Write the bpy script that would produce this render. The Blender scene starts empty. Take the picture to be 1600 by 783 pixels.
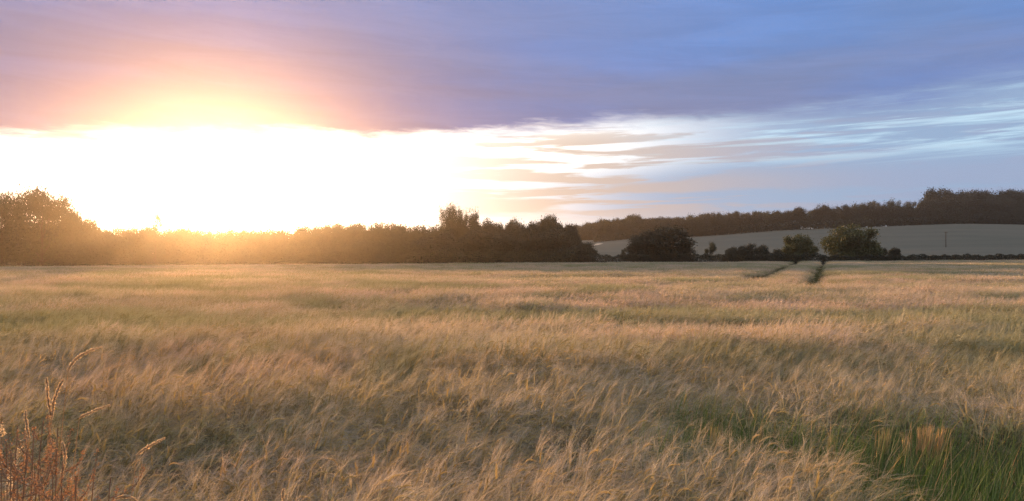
import bpy, math, numpy as np
from mathutils import Vector
R = math.radians
scn = bpy.context.scene
COL = scn.collection

# ------------------------------------------------------------------ camera
FPX = 1256.0          # focal length in pixels of the 1600 px wide photograph
HOR = 408.0           # row of the horizon
EYE = 2.10
cam_d = bpy.data.cameras.new('camera')
cam_d.sensor_width = 36.0
cam_d.lens = FPX / 1600 * 36
cam_d.clip_start = 0.05
cam_d.clip_end = 6000
cam = bpy.data.objects.new('camera', cam_d)
COL.objects.link(cam)
cam.location = (0, 0, EYE)
cam.rotation_euler = (R(90) + math.atan((HOR - 391.5) / FPX), 0, 0)
scn.camera = cam

# ------------------------------------------------------------------ render settings
scn.render.engine = 'CYCLES'
scn.cycles.use_denoising = True
scn.cycles.denoiser = 'OPENIMAGEDENOISE'
scn.cycles.denoising_input_passes = 'RGB_ALBEDO_NORMAL'
scn.cycles.denoising_prefilter = 'NONE'
scn.cycles.max_bounces = 6
scn.cycles.diffuse_bounces = 3
scn.cycles.transmission_bounces = 4
scn.cycles.volume_bounces = 0
scn.cycles.caustics_reflective = False
scn.cycles.caustics_refractive = False
vs = scn.view_settings
vs.view_transform = 'Standard'
vs.look = 'None'
vs.gamma = 1.0
vs.exposure = 0.78
vs.use_curve_mapping = False

# ------------------------------------------------------------------ sun
SUN_AZ = math.atan((335 - 800) / FPX)          # azimuth from +Y, negative is left
SUN_EL = R(4.1)
sun_dir = Vector((math.sin(SUN_AZ) * math.cos(SUN_EL), math.cos(SUN_AZ) * math.cos(SUN_EL), math.sin(SUN_EL)))
sd = bpy.data.lights.new('sun', 'SUN')
sd.energy = 5.0
sd.angle = R(0.6)
sd.color = (1.0, 0.57, 0.27)
sun = bpy.data.objects.new('sun', sd)
COL.objects.link(sun)
sun.rotation_euler = (-sun_dir).to_track_quat('-Z', 'Y').to_euler()
sun.location = (0, 0, 40)

# ------------------------------------------------------------------ node helper
class V:
    """a socket with arithmetic"""
    def __init__(s, nt, sock): s.nt, s.s = nt, sock
    def _m(s, op, *a, clamp=False):
        n = s.nt.nodes.new('ShaderNodeMath'); n.operation = op; n.use_clamp = clamp
        for i, x in enumerate((s,) + a):
            if isinstance(x, V): s.nt.links.new(x.s, n.inputs[i])
            else: n.inputs[i].default_value = x
        return V(s.nt, n.outputs[0])
    def __add__(s, o): return s._m('ADD', o)
    __radd__ = __add__
    def __mul__(s, o): return s._m('MULTIPLY', o)
    __rmul__ = __mul__
    def __sub__(s, o): return s._m('SUBTRACT', o)
    def __rsub__(s, o): return (s * -1) + o
    def __truediv__(s, o): return s._m('DIVIDE', o)
    def pw(s, o): return s._m('POWER', o)
    def exp(s): return s._m('EXPONENT')
    def absv(s): return s._m('ABSOLUTE')
    def mx(s, o): return s._m('MAXIMUM', o)
    def mn(s, o): return s._m('MINIMUM', o)
    def step(s, a, b):
        n = s.nt.nodes.new('ShaderNodeMapRange'); n.interpolation_type = 'SMOOTHSTEP'
        s.nt.links.new(s.s, n.inputs[0])
        for i, x in ((1, a), (2, b)):
            if isinstance(x, V): s.nt.links.new(x.s, n.inputs[i])
            else: n.inputs[i].default_value = x
        n.inputs[3].default_value = 0; n.inputs[4].default_value = 1
        return V(s.nt, n.outputs[0])
def lnk(nt, a, b): nt.links.new(a.s if isinstance(a, V) else a, b)
def mixc(nt, f, a, b, mode='MIX'):
    n = nt.nodes.new('ShaderNodeMix'); n.data_type = 'RGBA'; n.blend_type = mode
    n.clamp_factor = True
    if isinstance(f, V): lnk(nt, f, n.inputs[0])
    else: n.inputs[0].default_value = f
    for i, x in ((6, a), (7, b)):
        if isinstance(x, tuple): n.inputs[i].default_value = (*x, 1)
        else: lnk(nt, x, n.inputs[i])
    return V(nt, n.outputs[2])
def scol(nt, c, f):
    """colour times a scalar socket"""
    n = nt.nodes.new('ShaderNodeVectorMath'); n.operation = 'SCALE'
    if isinstance(c, tuple): n.inputs[0].default_value = c
    else: lnk(nt, c, n.inputs[0])
    if isinstance(f, V): lnk(nt, f, n.inputs[3])
    else: n.inputs[3].default_value = f
    return V(nt, n.outputs[0])
def addc(nt, a, b):
    n = nt.nodes.new('ShaderNodeVectorMath'); n.operation = 'ADD'
    lnk(nt, a, n.inputs[0]); lnk(nt, b, n.inputs[1]); return V(nt, n.outputs[0])
def comb(nt, x, y, z):
    n = nt.nodes.new('ShaderNodeCombineXYZ')
    for i, q in enumerate((x, y, z)):
        if isinstance(q, V): lnk(nt, q, n.inputs[i])
        else: n.inputs[i].default_value = q
    return V(nt, n.outputs[0])
def noise(nt, vec, scale=1.0, detail=4.0, rough=0.5, dist=0.0):
    n = nt.nodes.new('ShaderNodeTexNoise')
    lnk(nt, vec, n.inputs['Vector'])
    n.inputs['Scale'].default_value = scale; n.inputs['Detail'].default_value = detail
    n.inputs['Roughness'].default_value = rough; n.inputs['Distortion'].default_value = dist
    return V(nt, n.outputs[0])

# ------------------------------------------------------------------ world: Nishita sky and an evening stratus deck
def build_world():
    w = bpy.data.worlds.new('World'); scn.world = w; w.use_nodes = True
    nt = w.node_tree; nt.nodes.clear()
    tc = nt.nodes.new('ShaderNodeTexCoord')
    sep = nt.nodes.new('ShaderNodeSeparateXYZ'); nt.links.new(tc.outputs['Generated'], sep.inputs[0])
    X, Y, Z = (V(nt, sep.outputs[i]) for i in range(3))
    az = X._m('ARCTAN2', Y) * (180 / math.pi)
    el = Z._m('ARCSINE') * (180 / math.pi)
    sky = nt.nodes.new('ShaderNodeTexSky'); sky.sky_type = 'NISHITA'; sky.sun_disc = False
    sky.sun_elevation = SUN_EL; sky.sun_rotation = SUN_AZ
    sky.air_density = 1.0; sky.dust_density = 1.5; sky.ozone_density = 2.0
    dn = nt.nodes.new('ShaderNodeVectorMath'); dn.operation = 'DOT_PRODUCT'
    nt.links.new(tc.outputs['Generated'], dn.inputs[0]); dn.inputs[1].default_value = sun_dir
    ang = V(nt, dn.outputs['Value'])._m('MINIMUM', 0.99999)._m('ARCCOSINE') * (180 / math.pi)
    dx = (az - math.degrees(SUN_AZ))
    # clear air below and beyond the deck
    c1 = noise(nt, comb(nt, az * 0.045, el * 0.42, 3.1), 1.0, 5, 0.55, 0.25)
    c2 = noise(nt, comb(nt, az * 0.085, el * 1.15 + az * -0.02, 7.7), 1.0, 5, 0.55, 0.3)
    c3 = noise(nt, comb(nt, az * 0.03, el * 0.16, 1.7), 1.0, 3, 0.5, 0.3)
    base = scol(nt, V(nt, sky.outputs[0]), 0.45)
    far = dx.absv().step(12.0 - (1 - el.step(5.0, 7.5)) * 5.0, 56.0 - (1 - el.step(5.0, 7.5)) * 12.0)                                 # 0 by the sun, 1 far to the side
    hot = mixc(nt, far, (17., 16.5, 15.5), (2.7, 4.4, 7.2))       # white burning band to pale blue
    hotr = mixc(nt, far.step(0.15, 0.85), hot, (3.4, 4.9, 7.3))
    clear = mixc(nt, 0.82, base, hotr)
    # peach band hugging the horizon
    lowb = (1 - el.step(1.0, 3.6))
    clear = mixc(nt, lowb * dx.absv().step(10, 26) * (1 - dx.absv().step(38, 58)) * 0.8, clear, (9.5, 8.2, 6.0))
    clear = mixc(nt, lowb * dx.absv().step(36, 60) * 0.45, clear, (6.0, 6.6, 7.2))
    # thin grey-blue streaks in the gap
    s1 = c2.step(0.50, 0.57) * el.step(2.0, 4.0) * (1 - el.step(8.0, 11.0))
    s2 = c1.step(0.46, 0.56) * el.step(2.6, 3.6) * (1 - el.step(5.4, 7.0))
    st = (s1.mx(s2)) * dx.absv().step(6, 26)
    stc = mixc(nt, dx.absv().step(20, 48), (6.2, 4.7, 3.6), (3.2, 4.0, 5.8))
    gap = mixc(nt, st * 0.85, clear, stc)
    # bright wisps on the right under the deck
    wis = noise(nt, comb(nt, az * 0.07 + el * 0.10, el * 1.7 - az * 0.04, 14.3), 1.0, 7, 0.62, 0.5)
    wb = wis.step(0.46, 0.62) * el.step(6.0, 7.6) * (1 - el.step(10.0, 12.0)) * az.step(6, 16)
    gap = mixc(nt, wb * 0.8, gap, (5.6, 7.9, 9.4))
    # the deck
    ripple = noise(nt, comb(nt, az * 0.06, el * 0.5, 21.0), 1.0, 6, 0.55, 0.4)
    rag = noise(nt, comb(nt, az * 0.35, el * 2.2 + az * 0.05, 41.0), 1.0, 5, 0.65, 0.6)
    edge = 7.5 + az.step(-34, -14) * 1.0 + az.step(-6, 10) * 1.1 + (ripple - 0.5) * 4.4 + (c3 - 0.5) * 1.4 + (rag - 0.5) * 1.5 + az.step(16, 34) * 1.2
    soft = 0.75 + az.step(-5, 30) * 1.1
    dk = (el - edge + soft)._m('DIVIDE', soft * 2)
    deck = dk.step(0.0, 1.0)
    thick = noise(nt, comb(nt, az * 0.035, el * 0.20, 31.0), 1.0, 4, 0.5, 0.5)
    mauve = mixc(nt, (az + 8).step(-22, 40), (2.3, 2.5, 4.2), (1.8, 2.8, 5.3))
    blue = mixc(nt, az.step(-30, 30), (2.1, 2.7, 5.3), (1.45, 2.9, 6.5))
    dc = mixc(nt, thick.step(0.38, 0.62) * (1 - el.step(12, 20) * 0.7), blue, mauve)
    under = (1 - (el - edge).step(0.2, 5.5))                      # darker underside near the edge
    dc = mixc(nt, under * 0.45, dc, (2.3, 2.25, 3.6))
    dc = mixc(nt, ((dx * dx) * (-1 / 420.0)).exp() * (1 - el.step(10, 19)) * 0.75, dc, (1.15, 1.15, 2.6))
    fold = noise(nt, comb(nt, az * 0.10, el * 0.9 + az * 0.03, 55.0), 1.0, 6, 0.6, 0.7)
    dc = scol(nt, dc, 0.90 + fold.step(0.28, 0.74) * 0.14)
    # sunlight coming through the thin rim
    a1 = ((ang * ang) * (-1 / 62.0)).exp()
    wide = ((dx * dx) * (-1 / 330.0)).exp() * ((el - edge).mx(0.0) * -0.42).exp()
    glow = scol(nt, (9.5, 6.0, 2.2), a1 * 0.02)
    dc = addc(nt, dc, glow)
    dc = addc(nt, dc, scol(nt, (4.2, 1.9, 0.7), wide * 0.05))
    rim = ((dx * dx) * (-1 / 700.0)).exp() * (1 - (el - edge).step(-0.4, 0.9))
    dc = addc(nt, dc, scol(nt, (6.0, 3.4, 1.0), rim * 0.2))
    out = mixc(nt, deck, gap, dc)
    # overhead: unseen sky brightened to light the field; behind: plain evening sky
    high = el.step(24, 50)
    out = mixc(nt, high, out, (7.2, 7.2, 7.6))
    back = az.absv().step(75, 120)
    out = mixc(nt, back, out, (4.6, 4.9, 5.4))
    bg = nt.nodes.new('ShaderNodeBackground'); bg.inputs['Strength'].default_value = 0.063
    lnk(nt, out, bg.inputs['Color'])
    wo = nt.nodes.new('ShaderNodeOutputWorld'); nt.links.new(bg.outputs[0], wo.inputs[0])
build_world()

# ------------------------------------------------------------------ materials
def new_mat(name):
    m = bpy.data.materials.new(name); m.use_nodes = True
    nt = m.node_tree; nt.nodes.clear()
    o = nt.nodes.new('ShaderNodeOutputMaterial')
    return m, nt, o
def leafy(name, c_dark, c_light, transl=0.35, tcol=None, rnd=True, nscale=0.6, extra=None, rough=0.6, gloss=0.06):
    """diffuse + translucent + a little gloss"""
    m, nt, o = new_mat(name)
    geo = nt.nodes.new('ShaderNodeNewGeometry')
    pos = V(nt, geo.outputs['Position'])
    f = noise(nt, pos, nscale, 3, 0.6)
    f = f.step(0.30, 0.70)
    if rnd:
        oi = nt.nodes.new('ShaderNodeObjectInfo')
        f = (f * 0.5 + V(nt, oi.outputs['Random']) * 0.5)
    ri = V(nt, geo.outputs['Random Per Island'])
    f = f * 0.6 + ri * 0.4
    c = mixc(nt, f, c_dark, c_light)
    if extra: c = extra(nt, pos, c)
    d = nt.nodes.new('ShaderNodeBsdfDiffuse'); lnk(nt, c, d.inputs[0])
    t = nt.nodes.new('ShaderNodeBsdfTranslucent')
    lnk(nt, mixc(nt, 1.0, c, tcol or (1.0, 1.0, 0.8), 'MULTIPLY'), t.inputs[0])
    mx = nt.nodes.new('ShaderNodeMixShader'); mx.inputs[0].default_value = transl
    nt.links.new(d.outputs[0], mx.inputs[1]); nt.links.new(t.outputs[0], mx.inputs[2])
    g = nt.nodes.new('ShaderNodeBsdfGlossy'); g.inputs['Roughness'].default_value = rough
    g.inputs[0].default_value = (0.8, 0.8, 0.8, 1)
    m2 = nt.nodes.new('ShaderNodeMixShader'); m2.inputs[0].default_value = gloss
    nt.links.new(mx.outputs[0], m2.inputs[1]); nt.links.new(g.outputs[0], m2.inputs[2])
    nt.links.new(m2.outputs[0], o.inputs[0])
    return m
def patches(greener, pinker, amount=1.0):
    """large patches of unripe and of ripe crop, stretched across the wind"""
    def fn(nt, pos, c):
        sp = nt.nodes.new('ShaderNodeSeparateXYZ'); lnk(nt, pos, sp.inputs[0])
        x, y = V(nt, sp.outputs[0]), V(nt, sp.outputs[1])
        dist = y.mx(2.0)
        # patches grow with distance from the field corner, as drill bouts do
        a = noise(nt, comb(nt, x * 0.17, y * 0.24, 2.3), 1.0, 4, 0.65, 0.8)
        b = noise(nt, comb(nt, x * 0.065, y * 0.085, 5.3), 1.0, 5, 0.65, 1.0)
        g = (a.step(0.475, 0.62) * 0.8).mx(b.step(0.49, 0.59) * 0.9)
        a2 = noise(nt, comb(nt, x * 0.14 + 9.0, y * 0.33, 8.3), 1.0, 4, 0.65, 0.8)
        b2 = noise(nt, comb(nt, x * 0.050, y * 0.080, 15.3), 1.0, 5, 0.65, 1.0)
        p = (a2.step(0.47, 0.62) * 0.8).mx(b2.step(0.48, 0.58) * 0.9)
        c = mixc(nt, g * amount, c, mixc(nt, 1.0, c, greener, 'MULTIPLY'))
        return mixc(nt, p * (1 - g) * amount, c, mixc(nt, 1.0, c, pinker, 'MULTIPLY'))
    return fn
PT = patches((0.52, 0.63, 0.43), (1.12, 1.0, 1.07))
M_STEM = leafy('barley_stem', (0.10, 0.12, 0.045), (0.25, 0.22, 0.09), 0.4, rnd=False, nscale=1.5, extra=PT)
M_EAR = leafy('barley_ear', (0.30, 0.26, 0.10), (0.70, 0.56, 0.26), 0.4, (1.0, 0.85, 0.6), rnd=False, nscale=1.5, extra=PT, gloss=0.08)
M_AWN = leafy('barley_awn', (0.48, 0.42, 0.30), (0.84, 0.74, 0.60), 0.5, (1.0, 0.88, 0.7), rnd=False, nscale=1.0, extra=PT, gloss=0.10, rough=0.45)
M_GRASS = leafy('green_grass', (0.08, 0.14, 0.024), (0.19, 0.27, 0.055), 0.45, rnd=False, nscale=2.0)
M_STRAW = leafy('straw', (0.50, 0.36, 0.18), (0.72, 0.56, 0.34), 0.5, (1, .85, .6), rnd=False, nscale=3.0)
M_RUST = leafy('rusty_weed', (0.24, 0.14, 0.07), (0.46, 0.29, 0.16), 0.3, (1, .7, .5), rnd=False, nscale=5.0)
M_SEED = leafy('seed_head', (0.74, 0.62, 0.44), (0.90, 0.80, 0.62), 0.65, (1, .85, .65), rnd=False, nscale=8.0)
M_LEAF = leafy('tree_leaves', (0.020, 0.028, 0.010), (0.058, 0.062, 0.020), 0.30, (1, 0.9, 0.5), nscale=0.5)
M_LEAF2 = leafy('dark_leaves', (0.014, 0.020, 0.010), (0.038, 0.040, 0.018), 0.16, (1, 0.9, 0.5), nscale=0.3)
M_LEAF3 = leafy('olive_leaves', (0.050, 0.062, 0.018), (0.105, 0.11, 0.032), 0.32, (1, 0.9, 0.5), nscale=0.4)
def plain(name, c1, c2, scale=3.0, rough=0.9):
    m, nt, o = new_mat(name)
    tc = nt.nodes.new('ShaderNodeTexCoord')
    f = noise(nt, V(nt, tc.outputs['Object']), scale, 5, 0.6)
    p = nt.nodes.new('ShaderNodeBsdfPrincipled'); p.inputs['Roughness'].default_value = rough
    lnk(nt, mixc(nt, f.step(0.3, 0.7), c1, c2), p.inputs['Base Color'])
    nt.links.new(p.outputs[0], o.inputs[0]); return m
M_BARK = plain('bark', (0.05, 0.04, 0.03), (0.10, 0.08, 0.06))
M_POLE = plain('weathered_pole', (0.06, 0.05, 0.04), (0.12, 0.10, 0.08))
M_CERAM = plain('insulator_ceramic', (0.25, 0.12, 0.08), (0.30, 0.15, 0.10), rough=0.3)
M_CHALK = plain('chalk_path', (0.42, 0.36, 0.28), (0.58, 0.50, 0.40), 0.8)

def ground_mat():
    m, nt, o = new_mat('ground')
    geo = nt.nodes.new('ShaderNodeNewGeometry')
    pos = V(nt, geo.outputs['Position'])
    sp = nt.nodes.new('ShaderNodeSeparateXYZ'); lnk(nt, pos, sp.inputs[0])
    x, y = V(nt, sp.outputs[0]), V(nt, sp.outputs[1])
    n1 = noise(nt, pos, 0.9, 5, 0.6).step(0.3, 0.7)
    near = mixc(nt, n1, (0.045, 0.05, 0.018), (0.10, 0.085, 0.04))
    # hillside crop: drilled lines, worn stripes and soft patches
    n2 = noise(nt, comb(nt, x * 0.012, y * 0.03, 1.0), 1.0, 5, 0.6, 0.5).step(0.35, 0.65)
    n3 = noise(nt, comb(nt, x * 0.02, y * 0.25 + x * 0.03, 4.0), 1.0, 4, 0.65, 0.2).step(0.40, 0.62)
    n4 = noise(nt, comb(nt, x * 0.6, y * 1.2, 9.0), 1.0, 4, 0.7).step(0.3, 0.7)
    hill = mixc(nt, n2, (0.135, 0.145, 0.125), (0.175, 0.175, 0.150))
    hill = mixc(nt, n3 * 0.6, hill, (0.20, 0.18, 0.15))
    hill = mixc(nt, n4 * 0.25, hill, (0.12, 0.125, 0.09))
    c = mixc(nt, y.step(172, 180), near, hill)
    d = nt.nodes.new('ShaderNodeBsdfDiffuse'); lnk(nt, c, d.inputs[0]); nt.links.new(d.outputs[0], o.inputs[0])
    return m

# ------------------------------------------------------------------ mesh helpers
def mesh_np(name, verts, quads, mats, midx=None, tris=None):
    me = bpy.data.meshes.new(name)
    verts = np.asarray(verts, np.float32).reshape(-1, 3)
    q = np.asarray(quads, np.int32).reshape(-1, 4)
    t = np.asarray(tris if tris is not None else [], np.int32).reshape(-1, 3)
    me.vertices.add(len(verts)); me.vertices.foreach_set('co', verts.ravel())
    me.loops.add(q.size + t.size)
    me.loops.foreach_set('vertex_index', np.concatenate([q.ravel(), t.ravel()]))
    n = len(q) + len(t)
    me.polygons.add(n)
    st = np.concatenate([np.arange(len(q)) * 4, q.size + np.arange(len(t)) * 3]).astype(np.int32)
    me.polygons.foreach_set('loop_start', st)
    for m in mats: me.materials.append(m)
    if midx is not None: me.polygons.foreach_set('material_index', np.asarray(midx, np.int32))
    me.update(calc_edges=True); me.validate()
    return me
class MB:
    """collects pieces for one mesh"""
    def __init__(s): s.v, s.q, s.m, s.n = [], [], [], 0
    def add(s, v, q, m=0):
        v = np.asarray(v, float).reshape(-1, 3); q = np.asarray(q, int).reshape(-1, 4)
        s.v.append(v); s.q.append(q + s.n); s.m.append(np.full(len(q), m)); s.n += len(v)
    def build(s, name, mats, smooth=False):
        me = mesh_np(name, np.concatenate(s.v), np.concatenate(s.q), mats, np.concatenate(s.m))
        if smooth: me.polygons.foreach_set('use_smooth', [True] * len(me.polygons))
        return me
    def tube(s, pts, rad, k=6, m=0):
        pts = np.asarray(pts, float); n = len(pts)
        t = np.gradient(pts, axis=0); t /= np.linalg.norm(t, axis=1, keepdims=True) + 1e-9
        up = np.where(np.abs(t[:, 2:3]) > 0.9, [[1., 0, 0]], [[0, 0, 1.]])
        a = np.cross(t, up); a /= np.linalg.norm(a, axis=1, keepdims=True) + 1e-9
        b = np.cross(t, a); th = np.arange(k) * 2 * math.pi / k
        rad = np.broadcast_to(rad, n)
        v = pts[:, None] + rad[:, None, None] * (np.cos(th)[None, :, None] * a[:, None] + np.sin(th)[None, :, None] * b[:, None])
        q = [[i * k + j, i * k + (j + 1) % k, (i + 1) * k + (j + 1) % k, (i + 1) * k + j] for i in range(n - 1) for j in range(k)]
        s.add(v, q, m)
    def ribbon(s, pts, wid, side, m=0):
        pts = np.asarray(pts, float); n = len(pts)
        wid = np.broadcast_to(wid, n); side = np.asarray(side, float)
        v = np.stack([pts - side * wid[:, None] / 2, pts + side * wid[:, None] / 2], 1)
        q = [[2 * i, 2 * i + 1, 2 * i + 3, 2 * i + 2] for i in range(n - 1)]
        s.add(v, q, m)
    def leaves(s, c, size, rng, m=0, flat=0.0):
        """randomly turned leaf quads round the centres c"""
        n = len(c); a = rng.normal(size=(n, 3)); a /= np.linalg.norm(a, axis=1, keepdims=True)
        b = rng.normal(size=(n, 3)); b -= (b * a).sum(1, keepdims=True) * a; b /= np.linalg.norm(b, axis=1, keepdims=True)
        sz = (size * rng.uniform(0.6, 1.4, n))[:, None]
        v = np.stack([c - a * sz, c - b * sz * 0.55, c + a * sz, c + b * sz * 0.55], 1)
        s.add(v, np.arange(n * 4).reshape(n, 4), m)
def link(name, me, parent=None, kind=None, label=None, cat=None, group=None):
    o = bpy.data.objects.new(name, me); COL.objects.link(o)
    if parent: o.parent = parent
    tag(o, label, cat, group, kind); return o
def tag(o, label=None, cat=None, group=None, kind=None):
    if label: o['label'] = label
    if cat: o['category'] = cat
    if group: o['group'] = group
    if kind: o['kind'] = kind

# ------------------------------------------------------------------ terrain
FE = 168.0                                           # far edge of the barley
_U = np.array([-2.0, -0.8, -0.2, 0.0, 0.08, 0.24, 0.34, 0.44, 0.56, 0.66, 1.2, 2.0])
_A = np.array([3.0, 4.0, 5.0, 12.0, 18.5, 19.5, 22.5, 24.0, 26.5, 25.5, 22.0, 20.0])
def zg(x, y):
    x = np.asarray(x, float); y = np.asarray(y, float)
    t = np.clip(y / FE, 0, 1)
    und = 0.05 * np.sin(x * 0.11 + 1.3) * np.cos(y * 0.16) * np.clip(y / 15, 0, 1)
    z = (0.76 + 0.66 * np.clip(x / 105, -1.6, 1.6)) * t ** 1.35 + und
    s = np.clip((y - 182) / (560 - 182), 0, 1)
    s = s * 1.06 - 0.06 * np.sin(s * math.pi) ** 2 - 0.06 * s
    u = x / np.maximum(y, 60)
    z = z + np.interp(u, _U, _A) * s
    return z
def ray_px(px, py, D):
    """point on the sight line of a photograph pixel at depth D"""
    return np.array([(px - 800) / FPX * D, D, EYE + (HOR - py) / FPX * D])
def build_ground():
    xs = np.concatenate([np.linspace(-900, -140, 40), np.linspace(-130, 130, 90), np.linspace(140, 900, 60)])
    ys = np.concatenate([np.linspace(-180, 0, 12), np.linspace(4, 180, 60), np.linspace(184, 640, 90), np.linspace(660, 1100, 14)])
    gx, gy = np.meshgrid(xs, ys, indexing='ij')
    v = np.stack([gx, gy, zg(gx, gy)], -1).reshape(-1, 3)
    n, m = gx.shape
    i, j = np.meshgrid(np.arange(n - 1), np.arange(m - 1), indexing='ij')
    a = (i * m + j).ravel()
    me = mesh_np('ground', v, np.stack([a, a + m, a + m + 1, a + 1], 1), [ground_mat()])
    me.polygons.foreach_set('use_smooth', [True] * len(me.polygons))
    link('ground', me, kind='structure')
build_ground()

# ------------------------------------------------------------------ haze
def build_haze():
    x0, x1, y0, y1, z0, z1 = -950, 950, -200, 1150, -3, 60
    mb = MB()
    v = [(x0, y0, z0), (x1, y0, z0), (x1, y1, z0), (x0, y1, z0), (x0, y0, z1), (x1, y0, z1), (x1, y1, z1), (x0, y1, z1)]
    mb.add(v, [(3, 2, 1, 0), (4, 5, 6, 7), (0, 1, 5, 4), (1, 2, 6, 5), (2, 3, 7, 6), (3, 0, 4, 7)])
    m, nt, o = new_mat('haze')
    p = nt.nodes.new('ShaderNodeVolumePrincipled')
    p.inputs['Color'].default_value = (1.0, 0.85, 0.66, 1)
    p.inputs['Density'].default_value = HAZE_D
    p.inputs['Anisotropy'].default_value = HAZE_G
    nt.links.new(p.outputs[0], o.inputs['Volume'])
    link('haze', mb.build('haze', [m]), kind='stuff', label='warm evening haze lying over the whole valley')
HAZE_D, HAZE_G = 0.000165, 0.875
build_haze()

# ------------------------------------------------------------------ barley
# wind blows from the left: stalks lean and ears arch over towards +X
def stalks(mb, rng, n, radius, awns, w_stem, w_ear, w_awn, simple=False, upright=0.0):
    ang = rng.uniform(0, 2 * math.pi, n); rr = radius * np.sqrt(rng.uniform(0, 1, n))
    bx, by = rr * np.cos(ang), rr * np.sin(ang)
    for i in range(n):
        h = rng.normal(0.82, 0.07); d = rng.normal(0.0, 0.8)
        wd = np.array([math.cos(d), math.sin(d), 0.0]); sd_ = np.array([-wd[1], wd[0], 0])
        lean = abs(rng.normal(0.48, 0.18)) * (1 - upright)
        up = np.array([0, 0, 1.0]); p0 = np.array([bx[i], by[i], 0.0])
        arch = rng.uniform(0.5, 2.2) * (1 - upright)
        if rng.random() < 0.10: arch *= 0.2; lean *= 0.35; h *= 0.98
        # integrate the bending axis
        pts = [p0 + up * (0.25 * h if simple else 0.12)]; th = lean * 0.4
        L = h / (3 if not simple else 1.6)
        for k in range(3 if not simple else 1):
            th += lean * 0.4
            pts.append(pts[-1] + (up * math.cos(th) + wd * math.sin(th)) * L * (0.85 if not simple else 1.0))
        s_ = sd_ if rng.random() < .5 else (sd_ + wd * rng.normal(0, .8))
        s_ = s_ / np.linalg.norm(s_)
        mb.ribbon(pts, np.linspace(1.2, 0.8, len(pts)) * w_stem, s_, 0)
        # ear
        ne = 2 if simple else 4
        el_ = rng.uniform(0.075, 0.11); ep = [pts[-1]]
        ths = []
        for k in range(ne):
            th += arch / ne * (0.8 if simple else 0.9)
            ths.append(th)
            ep.append(ep[-1] + (up * math.cos(th) + wd * math.sin(th)) * el_ / ne * (1.0 if not simple else 1.3))
        tw = rng.normal(0, 0.7); es = sd_ * math.cos(tw) + up * math.sin(tw)
        prof = np.array([0.6, 1.0, 0.8]) if simple else np.array([0.45, 1.0, 1.05, 0.85, 0.4])
        mb.ribbon(ep, prof * w_ear, es, 1)
        if not simple:
            es2 = np.cross(es, wd); es2 /= np.linalg.norm(es2) + 1e-9
            mb.ribbon(ep, prof * w_ear * 0.8, es2, 1)
        # awns: long silky bristles that sweep on past the ear
        for a in range(awns):
            k = rng.integers(1, ne + 1) if not simple else ne
            b0 = ep[k]; t0 = ths[k - 1] + rng.normal(0.05, 0.13)
            sp = rng.normal(0, 0.26); al = rng.uniform(0.10, 0.17)
            dr = up * math.cos(t0) + wd * math.sin(t0) + sd_ * sp; dr /= np.linalg.norm(dr)
            if simple:
                q = [b0, b0 + dr * al]
            else:
                t1 = t0 + rng.uniform(0.05, 0.3)
                d2 = up * math.cos(t1) + wd * math.sin(t1) + sd_ * sp * 1.3; d2 /= np.linalg.norm(d2)
                q = [b0, b0 + dr * al * 0.5, b0 + dr * al * 0.5 + d2 * al * 0.5]
            a_s = rng.normal(size=3); a_s -= a_s.dot(dr) * dr; a_s /= np.linalg.norm(a_s)
            mb.ribbon(q, np.linspace(1.0, 0.35, len(q)) * w_awn, a_s, 2)
        # a leaf blade low down
        if not simple and rng.random() < 0.7:
            zl = rng.uniform(0.25, 0.5) * h; la = rng.uniform(-2.4, 2.4)
            ld = np.array([math.cos(la), math.sin(la), 0]); b0 = p0 + up * zl + wd * lean * 0.15
            q = [b0, b0 + ld * 0.05 + up * 0.07, b0 + ld * 0.12 + up * 0.09, b0 + ld * 0.19 + up * 0.05]
            mb.ribbon(q, np.array([0.5, 1, 0.8, 0.1]) * 0.010, np.array([-ld[1], ld[0], 0]), 0)
def smooth_noise(x, y, seed):
    r = np.random.default_rng(seed); o = 0
    for k in range(7):
        a = r.uniform(0, 2 * math.pi); f = r.uniform(0.6, 1.6)
        o = o + np.sin((x * math.cos(a) + y * math.sin(a)) * f + r.uniform(0, 6.3)) * r.uniform(0.5, 1)
    return o / 3.0
def tuft_collection(name, variants):
    c = bpy.data.collections.new(name)
    for i, me in enumerate(variants):
        o = bpy.data.objects.new('barley_tuft', me); c.objects.link(o)
    return c
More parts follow.
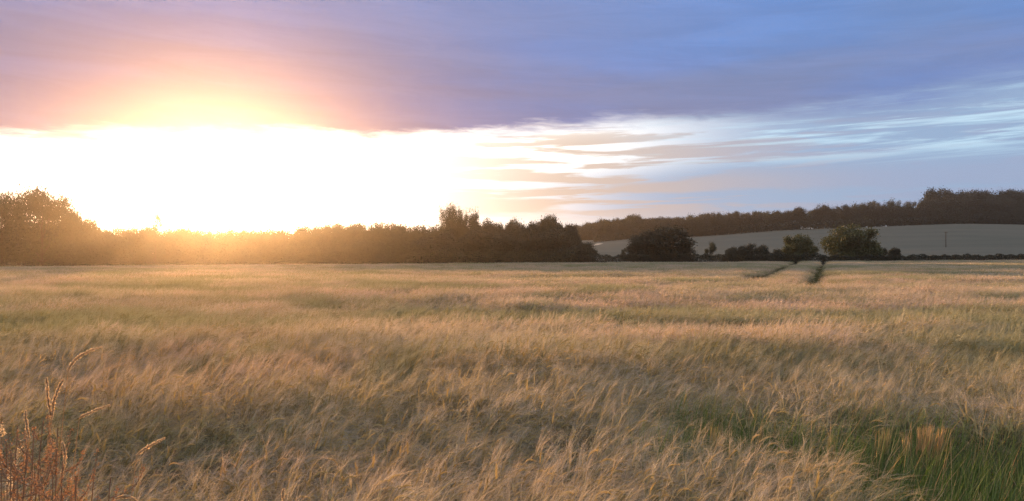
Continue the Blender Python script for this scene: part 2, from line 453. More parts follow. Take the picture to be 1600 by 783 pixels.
def instancer(name, pts, rot, scl, idx, coll, **tags):
    me = bpy.data.meshes.new(name)
    me.vertices.add(len(pts)); me.vertices.foreach_set('co', np.asarray(pts, np.float32).ravel())
    for nm, arr, ty, key in (('rot', rot, 'FLOAT_VECTOR', 'vector'), ('scl', scl, 'FLOAT_VECTOR', 'vector'), ('idx', idx, 'INT', 'value')):
        at = me.attributes.new(nm, ty, 'POINT')
        at.data.foreach_set(key, np.asarray(arr, np.float32 if ty != 'INT' else np.int32).ravel())
    o = link(name, me, **tags)
    ng = bpy.data.node_groups.new(name, 'GeometryNodeTree')
    ng.interface.new_socket('Geometry', in_out='INPUT', socket_type='NodeSocketGeometry')
    ng.interface.new_socket('Geometry', in_out='OUTPUT', socket_type='NodeSocketGeometry')
    gi = ng.nodes.new('NodeGroupInput'); go = ng.nodes.new('NodeGroupOutput')
    ip = ng.nodes.new('GeometryNodeInstanceOnPoints')
    ci = ng.nodes.new('GeometryNodeCollectionInfo'); ci.inputs['Collection'].default_value = coll
    ci.inputs['Separate Children'].default_value = True; ci.inputs['Reset Children'].default_value = True
    def attr(n, t):
        a = ng.nodes.new('GeometryNodeInputNamedAttribute'); a.data_type = t; a.inputs['Name'].default_value = n; return a.outputs['Attribute']
    L = ng.links
    L.new(gi.outputs[0], ip.inputs['Points']); L.new(ci.outputs[0], ip.inputs['Instance'])
    ip.inputs['Pick Instance'].default_value = True
    L.new(attr('idx', 'INT'), ip.inputs['Instance Index'])
    e2r = ng.nodes.new('FunctionNodeEulerToRotation'); L.new(attr('rot', 'FLOAT_VECTOR'), e2r.inputs[0])
    L.new(e2r.outputs[0], ip.inputs['Rotation'])
    L.new(attr('scl', 'FLOAT_VECTOR'), ip.inputs['Scale'])
    L.new(ip.outputs[0], go.inputs[0])
    md = o.modifiers.new('scatter', 'NODES'); md.node_group = ng
    return o
# tractor wheelings: two lines through the crop running away to the hedge (points x, y)
def wheel(px_py):
    out = []
    for px, py in px_py:
        D = np.linspace(5, FE, 3000)
        x = (px - 800) / FPX * D; z = EYE + (HOR - py) / FPX * D
        k = np.nonzero(z <= zg(x, D) + 0.66)[0]
        D0 = D[k[0]] if len(k) else FE
        out.append(((px - 800) / FPX * D0, D0))
    out = sorted(out, key=lambda q: -q[1])
    return [((out[0][0]) * (FE + 3) / out[0][1], FE + 3)] + out
WH = [wheel([(1243, 410), (1218, 421), (1190, 432), (1160, 443)]), wheel([(1286, 408.5), (1278, 422), (1271, 436), (1264, 450)])]
print('tracks', WH)
def dist_poly(x, y, poly):
    d = np.full(x.shape, 1e9)
    for (ax, ay), (bx, by) in zip(poly[:-1], poly[1:]):
        t = np.clip(((x - ax) * (bx - ax) + (y - ay) * (by - ay)) / ((bx - ax) ** 2 + (by - ay) ** 2), 0, 1)
        d = np.minimum(d, np.hypot(x - ax - t * (bx - ax), y - ay - t * (by - ay)))
    return d
def in_grass(x, y):
    """patch of green grass at the lower right"""
    x = np.asarray(x, float); y = np.asarray(y, float)
    px = 800 + x / y * FPX; py = HOR + (EYE - zg(x, y) - 0.72) / y * FPX
    wob = 6 * np.sin(x * 9) + 4 * np.sin(x * 23 + 1)
    top = np.interp(px, [985, 1010, 1090, 1190, 1290, 1350, 1450, 1530, 1620], [695, 664, 646, 656, 668, 664, 674, 692, 712]) + wob
    bot = np.interp(px, [985, 1030, 1200, 1290, 1350, 1400], [715, 738, 760, 792, 850, 920]) + wob
    return (py > top) & (py < bot) & (px > 985) & (y > 3.6)
def build_barley():
    rng = np.random.default_rng(4)
    near = []
    for i in range(8):
        mb = MB(); stalks(mb, rng, 185, 0.36, 12, 0.0026, 0.0115, 0.00085); near.append(mb.build('barley_tuft', [M_STEM, M_EAR, M_AWN]))
    mid = []
    for i in range(5):
        mb = MB(); stalks(mb, rng, 620, 0.95, 5, 0.005, 0.011, 0.0028, simple=True); mid.append(mb.build('barley_tuft', [M_STEM, M_EAR, M_AWN]))
    far = []
    for i in range(4):
        mb = MB(); stalks(mb, rng, 1700, 2.9, 3, 0.012, 0.020, 0.008, simple=True); far.append(mb.build('barley_tuft', [M_STEM, M_EAR, M_AWN]))
    for nm, me, y0, y1, step, stage in (('barley', near, 1.55, 13.0, 0.46, 0), ('barley', mid, 12.4, 48.0, 1.15, 1), ('barley', far, 46.0, FE, 3.1, 2), ('barley', mid, 46.0, FE, 1.15, 3)):
        P = []
        ys = np.arange(y0, y1, step); jit = 0.5
        for y in ys:
            hw = y * 0.80 + (1.6 if y < 14 else 8 if y < 50 else 22)
            xs = np.arange(-hw if stage < 3 else 0, hw, step)
            P.append(np.stack([xs + rng.uniform(-jit, jit, len(xs)) * step, np.full(len(xs), y) + rng.uniform(-jit, jit, len(xs)) * step], 1))
        P = np.concatenate(P); x, y = P[:, 0], P[:, 1]
        keep = ~(in_grass(x, y) & (rng.uniform(size=len(x)) < 0.93))
        dw = np.minimum(dist_poly(x, y, WH[0]), dist_poly(x, y, WH[1]))
        if stage == 2: keep &= dw > 4.0
        dwa, dwb = dist_poly(x, y, WH[0]), dist_poly(x, y, WH[1])
        inner = ((dwa < 1.35) | (dwb < 1.2)) & (stage == 3)
        if stage == 3: keep &= (~inner | ((rng.uniform(size=len(x)) < 0.45) & (dwb > 0.7))) & (dw < 6.5)
        if stage == 1: keep &= dw > 1.0
        P, x, y, dw, inner = P[keep], x[keep], y[keep], dw[keep], inner[keep]
        z = zg(x, y); n = len(x)
        low = smooth_noise(x * 0.55, y * 1.5, 5) * 0.6 + smooth_noise(x * 1.6, y * 3.6, 6) * 0.4
        big = smooth_noise(x * 0.10, y * 0.30, 8)
        hs = 1.0 + 0.14 * low + 0.07 * big + rng.normal(0, 0.035, n)
        if stage > 1: hs = 1.0 + 0.10 * low + 0.09 * big + rng.normal(0, 0.05, n)
        rz = 0.45 * smooth_noise(x * 0.6, y * 0.9, 9) + rng.normal(0, 0.30, n)
        lean = 0.10 * smooth_noise(x * 0.4, y * 0.8, 11) + rng.normal(0.02, 0.07, n)
        lean *= (1, 0.5, 0.2, 0.4)[stage]
        rot = np.stack([np.zeros(n), lean, rz], 1)
        hs = np.where(inner, 0.30, hs); wsc = np.where(inner, 0.7, 1.0)
        scl = np.stack([wsc, wsc, hs], 1)
        idx = rng.integers(0, len(me), n)
        instancer('barley', np.stack([x, y, z], 1), rot, scl, idx, tuft_collection('tufts_' + str(stage), me), kind='stuff',
                  label=('ripening bearded barley nearest the camera, arching in the wind', 'wind-swept barley in the middle of the field',
                         'pale barley reaching back to the dark hedge', 'barley standing on either side of the tractor wheelings')[stage], cat='barley')
build_barley()

# ------------------------------------------------------------------ green grass, lower right
def build_grass():
    rng = np.random.default_rng(12); mb = MB()
    n = 0
    while n < 15000:
        x, y = rng.uniform(0.6, 5.5), rng.uniform(3.6, 7.6)
        if not in_grass(np.array([x]), np.array([y]))[0]: continue
        n += 1
        h = rng.uniform(0.58, 1.10) * (0.92 + 0.1 * math.sin(x * 5 + y * 3)); a = rng.normal(0.25, 0.9)
        d = np.array([math.cos(a), math.sin(a), 0]); k = rng.uniform(0.05, 0.38) * h
        p = np.array([x, y, 0.1])
        q = [p + d * k * t ** 2.2 + np.array([0, 0, h * t * (1 - 0.12 * t)]) for t in (0.15, 0.5, 0.8, 1.0)]
        sa = rng.uniform(0, 6.3)
        mb.ribbon(q, np.array([1, 0.9, 0.6, 0.08]) * rng.uniform(0.003, 0.006), np.array([math.cos(sa), math.sin(sa), 0]), 0 if rng.random() < 0.87 else 1)
    link('tall_grass', mb.build('tall_grass', [M_GRASS, M_STRAW]), kind='stuff',
         label='deep green tall grass growing in the gap at the barley edge, lower right', cat='grass')
build_grass()

# ------------------------------------------------------------------ trees
def unit_tree(seed, style='round'):
    """crown and trunk meshes of a tree 1 m high, about 1 m wide"""
    rng = np.random.default_rng(seed)
    blobs = []
    if style in ('round', 'bush'):
        nb = 12; base = 0.26 if style == 'round' else 0.12
        for i in range(nb):
            a = rng.uniform(0, 2 * math.pi); r = rng.uniform(0.08, 0.30)
            zc = rng.uniform(base, 0.80); r *= 1.15 - abs(zc - 0.45) * 1.3
            blobs.append((r * math.cos(a), r * math.sin(a), zc, rng.uniform(0.15, 0.24)))
        blobs += [(0, 0, 0.5, 0.32), (0.02, 0, 0.74, 0.22), (0, 0, 0.2, 0.30)]
        for i in range(5):
            a = rng.uniform(0, 6.3); blobs.append((0.30 * math.cos(a), 0.30 * math.sin(a), rng.uniform(0.15, 0.35), 0.17))
        ncl, nl, cs, ls = 26, 17, 0.045, 0.017
    elif style == 'oak':
        for i in range(15):
            a = rng.uniform(0, 2 * math.pi); r = rng.uniform(0.16, 0.40); zc = rng.uniform(0.38, 0.84)
            blobs.append((r * math.cos(a), r * math.sin(a) , zc, rng.uniform(0.10, 0.17)))
        blobs += [(0, 0, 0.60, 0.20), (0.03, 0, 0.84, 0.14), (-.1, 0, .3, .16), (.15, 0, .25, .18), (0, .1, .15, .2), (.3, 0, .2, .15), (-.3, 0, .2, .15)]
        ncl, nl, cs, ls = 20, 20, 0.032, 0.012
    elif style == 'airy':
        for i in range(12):
            a = rng.uniform(0, 2 * math.pi); r = rng.uniform(0.1, 0.33); zc = rng.uniform(0.38, 0.92)
            blobs.append((r * math.cos(a), r * math.sin(a), zc, rng.uniform(0.09, 0.14)))
        ncl, nl, cs, ls = 19, 18, 0.035, 0.015
    elif style == 'poplar':
        for i in range(14):
            zc = 0.25 + 0.68 * i / 13; r = 0.13 * (1 - abs(zc - 0.6) * 1.2); a = rng.uniform(0, 6.3)
            blobs.append((r * math.cos(a), r * math.sin(a), zc, rng.uniform(0.12, 0.19)))
        ncl, nl, cs, ls = 16, 18, 0.035, 0.016
    elif style == 'conifer':
        for i in range(13):
            zc = 0.12 + 0.84 * i / 12; rr = 0.34 * (1 - zc) ** 0.8 + 0.05
            for k in range(3 if zc < .7 else 1):
                a = rng.uniform(0, 6.3); blobs.append((rr * .6 * math.cos(a), rr * .6 * math.sin(a), zc, rr * 0.75))
        ncl, nl, cs, ls = 10, 14, 0.025, 0.013
    if style in ('round', 'bush'):
        for i in range(9):
            a = rng.uniform(0, 6.3); zc = rng.uniform(0.15, 0.76); rr = rng.uniform(0.36, 0.56) * math.sin(math.pi * min(0.9, zc * 0.75 + 0.22))
            blobs.append((rr * math.cos(a), rr * math.sin(a), zc, rng.uniform(0.05, 0.11)))
    C = []
    ncl = int(ncl * 1.7)
    for (x, y, z, r) in blobs:
        d = rng.normal(size=(ncl, 3)); d /= np.linalg.norm(d, axis=1, keepdims=True)
        cc = np.array([x, y, z]) + d * r * rng.uniform(0.45, 1.0, (ncl, 1)) * np.array([1, 1, 0.82])
        for c in cc: C.append(c + rng.normal(size=(nl, 3)) * cs)
    C = np.concatenate(C)
    hi = np.percentile(C[:, 2], 99.7)
    C[:, 2] /= hi
    C[:, :2] /= (np.percentile(C[:, 0], 99) - np.percentile(C[:, 0], 1))
    C = C[C[:, 2] > 0.01]
    blobs = [(b_[0], b_[1], min(b_[2] / hi, 0.85), b_[3]) for b_ in blobs]
    ls *= 1.25
    mb = MB(); mb.leaves(C, ls, rng)
    tb = MB()
    pts = np.array([[0, 0, -0.03], [0.005, 0, 0.12], [0.0, 0.01, 0.35], [0.01, 0, 0.55], [0, 0, 0.72]])
    tb.tube(pts, [0.032, 0.024, 0.019, 0.012, 0.004], 8)
    big = sorted(blobs, key=lambda b: -b[3])[:8]
    for (x, y, z, r) in big:
        z0 = max(0.12, z * 0.55)
        tb.tube([[0, 0, z0], [x * 0.45, y * 0.45, z0 + (z - z0) * 0.55], [x, y, z], [x * 1.2, y * 1.2, z + r * 0.5]], [0.013, 0.009, 0.005, 0.002], 5)
    return mb.build('crown', [M_LEAF]), tb.build('trunk', [M_BARK], True)
LIB = {}
for st, seeds in (('round', (1, 2, 3, 4, 5)), ('bush', (11, 12, 13)), ('oak', (21, 22)), ('airy', (31, 32)), ('poplar', (41, 42)), ('conifer', (51,))):
    LIB[st] = [unit_tree(s, st) for s in seeds]
CROWNS = {}
def crown_mesh(st, i, mat):
    k = (st, i, mat.name)
    if k not in CROWNS:
        me = LIB[st][i][0]
        if mat is not M_LEAF:
            me = me.copy(); me.name = 'crown'; me.materials.clear(); me.materials.append(mat)
        CROWNS[k] = me
    return CROWNS[k]
TR = np.random.default_rng(77)
def tree(px, top, width, D, label, cat='tree', style='round', mat=None, group=None, name=None, base=None, rz=None):
    """a tree whose middle, top row and width in the photograph are given, at depth D"""
    mat = mat or M_LEAF
    x = (px - 800) / FPX * D; z = float(zg(x, D)) - 0.15
    h = EYE + (HOR - top) / FPX * D - z
    w = width / FPX * D
    i = int(TR.integers(len(LIB[style])))
    e = bpy.data.objects.new(name or {'bush': 'bush', 'oak': 'oak_tree', 'conifer': 'conifer_tree', 'poplar': 'poplar_tree'}.get(style, 'broadleaf_tree'), None)
    e.empty_display_size = 0.3; COL.objects.link(e)
    e.location = (x, D, z)
    k = 1.0
    e.scale = (w / k, w / k, h)
    e.rotation_euler = (0, 0, TR.uniform(0, 6.28) if rz is None else rz)
    tag(e, label, cat, group)
    link('crown', crown_mesh(style, i, mat), e); link('trunk', LIB[style][i][1], e)
    return e

# far left
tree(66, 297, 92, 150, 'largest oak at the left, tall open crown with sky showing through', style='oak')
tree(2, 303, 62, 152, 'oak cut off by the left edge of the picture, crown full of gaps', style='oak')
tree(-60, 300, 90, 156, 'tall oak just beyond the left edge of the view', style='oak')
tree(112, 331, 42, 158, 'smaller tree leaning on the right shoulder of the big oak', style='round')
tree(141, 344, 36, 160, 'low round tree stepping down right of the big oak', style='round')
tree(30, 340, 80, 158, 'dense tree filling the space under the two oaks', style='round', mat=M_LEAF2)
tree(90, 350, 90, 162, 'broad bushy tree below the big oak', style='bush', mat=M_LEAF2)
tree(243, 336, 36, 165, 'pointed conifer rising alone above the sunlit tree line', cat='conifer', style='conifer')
g1 = 'hedgerow trees below the setting sun'
lab1 = 'low round tree in the glowing row between the left oaks and the tall pair'
for px, top in ((165, 361), (185, 358), (207, 357), (228, 356), (264, 359), (284, 357), (306, 360), (330, 361), (352, 361), (375, 360), (398, 361), (422, 360), (445, 361), (470, 357)):
    tree(px, top, TR.uniform(36, 48), TR.uniform(170, 190), lab1, style='round', group=g1)
g2 = 'trees of the dark belt left of the tall pair'
lab2 = 'bushy tree in the dark belt just left of the two tall trees'
for px, top in ((488, 355), (508, 354), (524, 351), (545, 354), (562, 351), (584, 349), (603, 351), (625, 353), (645, 356), (664, 353), (682, 354)):
    tree(px, top, TR.uniform(32, 44), TR.uniform(172, 205), lab2, style='round', group=g2)
tree(558, 349, 12, 200, 'thin tree poking above the dark belt, left one of two', style='airy')
tree(614, 348, 10, 200, 'thin tree poking above the dark belt, right one of two', style='airy')
tree(706, 321, 34, 190, 'tallest tree of the middle, open crown with sky between its twigs', style='oak')
tree(708, 338, 28, 192, 'leafy young tree directly below the open-crowned tall tree', style='airy')
tree(726, 329, 14, 190, 'slim dark tree squeezed between the two tall ones', style='poplar')
tree(741, 327, 24, 190, 'dense upright tree beside the open-crowned tall tree', style='poplar')
tree(802, 342, 22, 215, 'small see-through tree on the skyline of the middle belt', style='oak')
tree(862, 338, 34, 205, 'rounded tree standing up at the right end of the middle belt', style='round')
g3 = 'trees of the middle belt'
lab3 = 'bushy tree in the middle belt between the tall pair and the rounded tree'
for px, top in ((700, 352), (722, 352), (745, 348), (762, 345), (778, 350), (795, 351), (815, 350), (832, 349), (847, 346), (880, 352), (893, 352)):
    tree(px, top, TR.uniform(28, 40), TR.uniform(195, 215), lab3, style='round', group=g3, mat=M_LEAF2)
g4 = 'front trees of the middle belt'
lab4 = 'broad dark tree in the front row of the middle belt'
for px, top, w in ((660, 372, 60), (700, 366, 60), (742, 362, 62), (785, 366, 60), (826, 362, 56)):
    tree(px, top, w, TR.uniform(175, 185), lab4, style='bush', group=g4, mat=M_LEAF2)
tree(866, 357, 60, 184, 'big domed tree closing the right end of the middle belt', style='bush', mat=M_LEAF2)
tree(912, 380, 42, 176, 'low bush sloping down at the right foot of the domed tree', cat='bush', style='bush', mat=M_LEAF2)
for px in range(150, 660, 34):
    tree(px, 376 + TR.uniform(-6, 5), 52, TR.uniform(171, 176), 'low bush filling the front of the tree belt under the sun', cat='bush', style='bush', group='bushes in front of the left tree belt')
# along the near hedge
tree(1031, 357, 98, 178, 'wide dark thorn tree in the hedge in front of the pale hillside', style='bush', mat=M_LEAF2)
tree(1000, 372, 44, 177, 'dark bush against the left flank of the wide thorn tree', cat='bush', style='bush', mat=M_LEAF2)
tree(1066, 380, 40, 177, 'dark bush sloping off the right flank of the wide thorn tree', cat='bush', style='bush', mat=M_LEAF2)
tree(1109, 378, 16, 180, 'spindly sapling sticking out of the hedge', style='airy')
tree(978, 388, 16, 180, 'spindly shrub rising from the hedge left of the thorn tree', cat='bush', style='airy')
tree(1145, 387, 28, 178, 'small rounded bush, first of the three right of the sapling', cat='bush', style='bush', mat=M_LEAF2)
tree(1170, 382, 32, 178, 'rounded bush, middle one of the three right of the sapling', cat='bush', style='bush', mat=M_LEAF2)
tree(1191, 384, 26, 178, 'rounded bush, last of the three right of the sapling', cat='bush', style='bush', mat=M_LEAF2)
tree(1216, 390, 26, 178, 'low bush in the dip left of the dome-shaped tree', cat='bush', style='bush', mat=M_LEAF2)
tree(1250, 368, 46, 180, 'dome-shaped dull green tree left of the tractor track', style='round', mat=M_LEAF3)
tree(1327, 353, 68, 178, 'large round olive green tree right of the tractor track', style='round', mat=M_LEAF3)
tree(1353, 371, 24, 179, 'light branchy shoot on the right side of the olive green tree', style='airy', mat=M_LEAF3)
tree(1372, 385, 26, 178, 'small dark bush, first right of the olive green tree', cat='bush', style='bush', mat=M_LEAF2)
tree(1396, 388, 22, 178, 'small dark bush, second right of the olive green tree', cat='bush', style='bush', mat=M_LEAF2)
# ridge and right-hand wood
ridge = [(900, 352), (915, 349), (926, 348), (938, 343), (952, 344), (964, 342), (976, 343), (993, 336), (1008, 342), (1020, 341), (1034, 340), (1049, 340), (1063, 340),
         (1078, 337), (1092, 336), (1106, 334), (1120, 333), (1136, 333), (1151, 331), (1166, 333), (1182, 331), (1198, 331), (1214, 330),
         (1230, 330), (1272, 328), (1290, 321), (1306, 323), (1322, 321), (1338, 320)]
for px, top in ridge:
    D = 470 + (px - 900) * 0.22 + TR.uniform(-6, 12)
    tree(px, top, TR.uniform(22, 30), D, 'tree in the long belt running up the crest of the pale hill', style='round', mat=M_LEAF2 if TR.random() < .5 else M_LEAF, group='trees along the crest')
    tree(px + TR.uniform(4, 10), top + TR.uniform(4, 9), TR.uniform(22, 30), D - TR.uniform(4, 10), 'tree in the long belt running up the crest of the pale hill', style='bush', mat=M_LEAF2, group='trees along the crest')
tree(1250, 325, 28, 545, 'dark tree standing forward of the crest belt above the dome-shaped tree', style='round', mat=M_LEAF2)
wood1 = [(1352, 317), (1362, 315), (1374, 314), (1388, 311), (1404, 314), (1419, 315), (1432, 316)]
for px, top in wood1:
    tree(px, top, TR.uniform(15, 22), 590 + TR.uniform(-8, 8), 'spiky-topped tree on the skyline left of the wooded knoll', style='airy' if TR.random() < .35 else 'poplar', group='spiky trees left of the knoll', mat=M_LEAF)
for px in range(1348, 1450, 13):
    tree(px, 322 + TR.uniform(-3, 3), 28, 572 + TR.uniform(-8, 8), 'dark tree at the foot of the spiky-topped trees', style='bush', group='dark trees below the spiky ones', mat=M_LEAF2)
tree(1462, 296, 44, 600, 'tallest domed tree of the knoll, at the left end of the big wood', style='round', mat=M_LEAF2)
tree(1444, 312, 26, 596, 'tree stepping down from the knoll on its left side', style='round', mat=M_LEAF2)
for px, top in ((1484, 299), (1502, 300), (1521, 299), (1540, 300), (1560, 299), (1578, 298), (1597, 300), (1616, 303), (1636, 305), (1660, 306), (1684, 309)):
    tree(px, top, TR.uniform(34, 42), 600 + TR.uniform(-8, 8), 'tall tree in the big dark wood at the right edge', style='round', mat=M_LEAF2, group='trees of the big right-hand wood')
for px in range(1446, 1700, 15):
    tree(px, 314 + TR.uniform(-4, 5), 34, 578 + TR.uniform(-6, 6), 'lower tree along the field edge of the big dark wood', style='bush', mat=M_LEAF2, group='edge trees of the right-hand wood')
    if px % 2: tree(px + 5, 326 + TR.uniform(-3, 4), 30, 566, 'lower tree along the field edge of the big dark wood', style='bush', mat=M_LEAF2, group='edge trees of the right-hand wood')

# ------------------------------------------------------------------ hedges
def hedge(pts, h, w, label, dens=60, mat=None, seed=1, leaf=0.13):
    rng = np.random.default_rng(seed); pts = np.array(pts, float)
    seg = np.linalg.norm(np.diff(pts, axis=0), axis=1); L = seg.sum()
    n = int(L * dens); s = rng.uniform(0, L, n); cum = np.concatenate([[0], np.cumsum(seg)])
    x = np.interp(s, cum, pts[:, 0]); y = np.interp(s, cum, pts[:, 1])
    dens *= 1
    top = h * (1 + 0.10 * np.sin(s * 0.9 + seed) * np.sin(s * 0.23) + 0.07 * np.sin(s * 2.7))
    t = rng.uniform(0, 1, n) ** 0.7
    z = zg(x, y) + top * t + rng.normal(0, 0.05, n)
    c = np.stack([x, y + rng.uniform(-w, w, n) * np.sqrt(1 - 0.7 * t), z], 1)
    mb = MB(); mb.leaves(c, leaf, rng)
    xm, ym = pts[:, 0].mean(), pts[:, 1].mean(); z0 = float(zg(xm, ym))
    mb.v = [v - np.array([xm, ym, z0]) for v in mb.v]
    o = link('hedge', mb.build('hedge', [mat or M_LEAF2]), label=label, cat='hedge'); o.location = (xm, ym, z0)
    return o
def at(px, D): return ((px - 800) / FPX * D, D)
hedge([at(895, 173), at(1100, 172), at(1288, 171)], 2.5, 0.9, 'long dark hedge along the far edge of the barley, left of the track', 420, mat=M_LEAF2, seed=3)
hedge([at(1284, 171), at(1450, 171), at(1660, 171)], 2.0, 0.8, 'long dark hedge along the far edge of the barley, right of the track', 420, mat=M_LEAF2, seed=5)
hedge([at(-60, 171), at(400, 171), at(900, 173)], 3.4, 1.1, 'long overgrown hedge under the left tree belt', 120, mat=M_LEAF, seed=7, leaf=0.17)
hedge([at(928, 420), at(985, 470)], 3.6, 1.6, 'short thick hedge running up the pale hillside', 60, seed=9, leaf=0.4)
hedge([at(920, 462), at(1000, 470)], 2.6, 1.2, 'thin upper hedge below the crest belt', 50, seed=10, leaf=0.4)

hedge([at(985, 478), at(1110, 500), at(1250, 528), at(1350, 552), at(1480, 560), at(1700, 558)], 5.5, 3.0, 'ragged undergrowth closing the foot of the crest belt and wood', 40, seed=15, leaf=0.45)

# pale chalk path on the hillside
def build_path():
    a, b = np.array(at(905, 330)), np.array(at(938, 400))
    n = 14; t = np.linspace(0, 1, n)[:, None]; c = a + (b - a) * t
    d = (b - a) / np.linalg.norm(b - a); s = np.array([-d[1], d[0]]) * 1.6
    v = []
    for p in c:
        for q in (p - s, p + s): v.append((q[0], q[1], float(zg(q[0], q[1])) + 0.12))
    link('path', mesh_np('path', v, [[2 * i, 2 * i + 1, 2 * i + 3, 2 * i + 2] for i in range(n - 1)], [M_CHALK]), kind='structure')
build_path()

# ------------------------------------------------------------------ power pole on the hill
def build_pole():
    D = 262.0; x = (1478 - 800) / FPX * D; z = float(zg(x, D))
    e = bpy.data.objects.new('utility_pole', None); COL.objects.link(e); e.location = (x, D, z)
    h = EYE + (HOR - 362) / FPX * D - z
    tag(e, 'slender wooden pole standing alone on the pale hillside field', 'utility pole')
    mb = MB(); mb.tube([[0, 0, -0.3], [0, 0, h * 0.5], [0.02, 0, h]], [0.16, 0.14, 0.11], 10); link('post', mb.build('post', [M_POLE], True), e)
    mb = MB(); mb.add([(sx * 0.55, sy * 0.05 - 0.16, h - 0.30 + sz * 0.06) for sx in (-1, 1) for sy in (-1, 1) for sz in (-1, 1)],
                      [(0, 1, 3, 2), (4, 6, 7, 5), (0, 4, 5, 1), (2, 3, 7, 6), (0, 2, 6, 4), (1, 5, 7, 3)]); link('crossarm', mb.build('crossarm', [M_POLE]), e)
    for sx in (-0.48, 0.0, 0.48):
        mb = MB(); mb.tube([[sx, -0.16, h - 0.24], [sx, -0.16, h - 0.17], [sx, -0.16, h - 0.12], [sx, -0.16, h - 0.06]], [0.02, 0.05, 0.03, 0.045], 8)
        link('insulator', mb.build('insulator', [M_CERAM], True), e)
build_pole()

# ------------------------------------------------------------------ foreground plants
FR = np.random.default_rng(5)
def bez(p0, p1, p2, n=10):
    t = np.linspace(0, 1, n)[:, None]; return (1 - t) ** 2 * p0 + 2 * t * (1 - t) * p1 + t ** 2 * p2
def plume(mb, pts, r, m=0, dens=900):
    """a fluffy grass head along a curve"""
    pts = np.asarray(pts); L = np.linalg.norm(np.diff(pts, axis=0), axis=1).sum(); n = int(dens * L / 0.1 * 0.5)
    t = FR.uniform(0, 1, n); i = t * (len(pts) - 1); k = np.minimum(i.astype(int), len(pts) - 2); f = (i - k)[:, None]
    p = pts[k] * (1 - f) + pts[k + 1] * f
    rad = r * (np.sin(np.clip(t * 0.94 + 0.06, 0, 1) * math.pi) ** 0.6 * (0.7 + 0.3 * np.sin(t * 40)))[:, None]
    d = FR.normal(size=(n, 3)); d /= np.linalg.norm(d, axis=1, keepdims=True)
    mb.leaves(p + d * rad * FR.uniform(0.2, 1, (n, 1)), 0.0048, FR, m)
def seed_grass(heads, D, label, rad=0.010):
    D *= 1.3; rad *= 1.25
    """wild grass: a stem from the ground to the head, and the pale head as a part; heads are photo pixel curves"""
    P = [np.array([ray_px(a, b, D) for a, b in hd]) for hd in heads]
    b0 = P[0][0]; base = np.array([b0[0] - 0.10, D + 0.02, 0.0])
    e = bpy.data.objects.new('wild_grass', None); COL.objects.link(e); e.location = base
    tag(e, label, 'wild grass', 'wild grasses with pale seed heads at the left')
    for p in P:
        p0 = p[0]; mb = MB()
        mid = np.array([base[0] + (p0[0] - base[0]) * 0.3, D, p0[2] * 0.6])
        mb.tube(bez(np.zeros(3), mid - base, p0 - base, 12), np.linspace(0.0022, 0.0014, 12), 5)
        link('stem', mb.build('stem', [M_STRAW]), e)
        mb = MB(); cur = bez(p[0], p[1] * 2 - (p[0] + p[2]) / 2, p[2], 14) - base
        cur = cur + FR.normal(0, 0.0008, cur.shape)
        mb.tube(cur, 0.0012, 4); plume(mb, cur, rad)
        link('seed_head', mb.build('seed_head', [M_SEED]), e)
seed_grass([[(108, 578), (126, 556), (160, 542)]], 3.1, 'tall arched grass with the largest pale seed head', 0.010)
seed_grass([[(83, 655), (88, 620), (101, 592)], [(81, 648), (76, 615), (75, 590)]], 2.8, 'forked grass with two upright pale seed heads', 0.008)
seed_grass([[(126, 652), (145, 643), (174, 632)]], 2.9, 'grass bent right with a thin pale head beside the forked one', 0.007)
seed_grass([[(216, 710), (233, 697), (259, 684)]], 2.8, 'short slanting pale seed head standing alone right of the rusty weeds', 0.008)
seed_grass([[(48, 684), (43, 660), (42, 641)]], 2.6, 'small upright pale seed head nearest the left edge', 0.007)
seed_grass([[(98, 742), (104, 715), (100, 690)]], 2.5, 'drooping ragged seed head low among the rusty weeds', 0.006)
seed_grass([[(183, 778), (200, 774), (216, 781)]], 2.4, 'pale seed head lying low at the bottom edge', 0.006)
seed_grass([[(445, 782), (443, 770), (446, 763)]], 2.6, 'tiny bright seed head at the bottom edge, away from the others', 0.005)
def weed(px, py, D, label, lean, nb=14):
    top = ray_px(px, py, D); base = np.array([top[0] - lean, D, 0.0]); top = top - base
    e = bpy.data.objects.new('dry_weed', None); COL.objects.link(e); e.location = base
    tag(e, label, 'weed', 'rusty dry weeds at the lower left')
    mb = MB(); main = bez(np.zeros(3), np.array([top[0] * 0.2, 0, top[2] * 0.6]), top, 14)
    mb.tube(main, np.linspace(0.0045, 0.0018, 14), 6); link('stem', mb.build('stem', [M_RUST]), e)
    sm = M_SEED if FR.random() < .12 else M_STRAWR
    for k in range(nb):
        mb = MB()
        i = int(FR.integers(5, 13)); a = FR.uniform(0, 6.3); L = FR.uniform(0.05, 0.22)
        d = np.array([math.cos(a) * 0.6, math.sin(a) * 0.6, 0]) * L; tip = main[i] + d + np.array([0, 0, L * FR.uniform(0.4, 1.1)])
        br = bez(main[i], main[i] + d * 0.9, tip, 7); mb.tube(br, np.linspace(0.0022, 0.001, 7), 4)
        n = 110; t = FR.uniform(0.25, 1, n); q = np.stack([np.interp(t * 6, range(7), br[:, j]) for j in range(3)], 1)
        mb.leaves(q + FR.normal(0, 0.0055, (n, 3)), 0.0036, FR, 1)
        link('branch', mb.build('branch', [M_RUST, sm]), e)
M_STRAWR = leafy('rusty_seed', (0.34, 0.19, 0.09), (0.60, 0.38, 0.21), 0.4, (1, .75, .5), rnd=False, nscale=9.0)
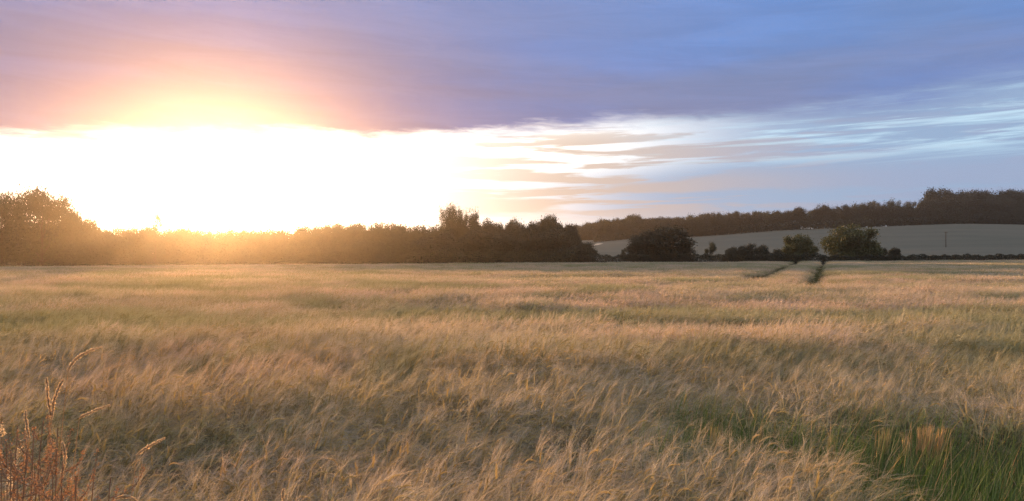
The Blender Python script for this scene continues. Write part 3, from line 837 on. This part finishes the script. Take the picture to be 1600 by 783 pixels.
for k, (px, py, D, ln) in enumerate(((12, 690, 2.5, -0.02), (30, 665, 2.7, 0.05), (55, 672, 2.4, 0.03), (70, 655, 2.6, 0.08), (92, 668, 2.5, 0.02), (20, 712, 2.2, 0.01),
                                     (62, 718, 2.2, -0.03), (100, 720, 2.3, 0.02), (122, 745, 2.2, 0.03), (5, 650, 2.9, 0.0), (45, 700, 2.3, 0.06), (150, 735, 2.5, 0.06), (175, 745, 2.4, 0.05), (85, 735, 2.1, 0.0), (30, 745, 2.1, 0.0))):
    D *= 1.3
    lb = ['rusty branching weed near the left edge', 'tall thin rusty weed behind the small upright seed head', 'rusty weed between the edge and the forked grass', 'rusty weed right under the forked pale grass',
          'straight brown weed stem just right of the forked grass', 'short rusty weed in the lower left corner', 'bushy rusty weed at the bottom below the forked grass', 'rusty weed beside the drooping ragged seed head',
          'low rusty weed at the bottom edge, right part of the clump', 'farthest rusty weed at the left edge of the picture', 'leaning rusty weed in the middle of the clump', 'outlying rusty weed, left of two right of the clump',
          'outlying rusty weed, right of two right of the clump', 'nearest rusty weed at the bottom, under the drooping head', 'nearest rusty weed at the bottom left corner'][k]
    weed(px, py, D, lb, ln)
def blond_tuft(px, py, D, n, spread, label, hh=0.16, mat=None):
    D = (EYE - 0.74) * FPX / (py - HOR) * 0.84
    top = ray_px(px, py, D); base = np.array([top[0] - 0.12, D, 0.0]); mb = MB(); rb = MB()
    e = bpy.data.objects.new('barley_clump', None); COL.objects.link(e); e.location = base
    tag(e, label, 'barley clump', 'upright clumps standing above the crop')
    for k in range(n):
        tp = np.array([top[0] + FR.normal(0, spread), D + FR.normal(0, spread), top[2] - abs(FR.normal(0, hh * 0.4))]) - base
        b = np.array([FR.normal(0, spread * 0.5), FR.normal(0, spread * 0.5), 0.0]); ax = tp - b; ax = ax / np.linalg.norm(ax)
        j = b + (tp - b) * (1 - hh / max(tp[2], 0.3))
        rb.ribbon([b, (b + j) / 2, j], 0.003, [1, 0, 0], 0)
        for q in range(7):
            s = FR.normal(size=3); s /= np.linalg.norm(s)
            mb.ribbon([j + s * 0.003, j + (tp - j) * 0.5 + s * 0.008, tp + s * 0.016 * FR.uniform(.3, 1.4)], [0.006, 0.003, 0.0008], s, 0)
    link('stem_bundle', rb.build('stem_bundle', [M_STEM]), e); link('ear_bundle', mb.build('ear_bundle', [mat or M_STRAW]), e)
blond_tuft(1456, 662, 4.8, 44, 0.075, 'largest blond clump of upright ears above the green grass, right side')
blond_tuft(1190, 652, 5.2, 7, 0.012, 'slim bright clump of ears on the left half of the green grass')
blond_tuft(1115, 662, 5.0, 8, 0.03, 'orange-tinted clump at the left end of the green grass', mat=M_EAR)
blond_tuft(1378, 668, 5.0, 10, 0.03, 'faint clump between the slim bright one and the largest blond one', mat=M_EAR)
blond_tuft(912, 552, 8.0, 26, 0.09, 'glowing fan of upright ears in the pink band of barley', hh=0.26)
blond_tuft(1300, 676, 4.9, 8, 0.02, 'small pale clump in the middle of the green grass', mat=M_EAR)
blond_tuft(758, 672, 4.6, 3, 0.006, 'single reddish ear standing straight up, bottom middle', mat=M_EAR)
blond_tuft(425, 602, 6.0, 12, 0.04, 'glowing clump of ears right below the setting sun', hh=0.2)
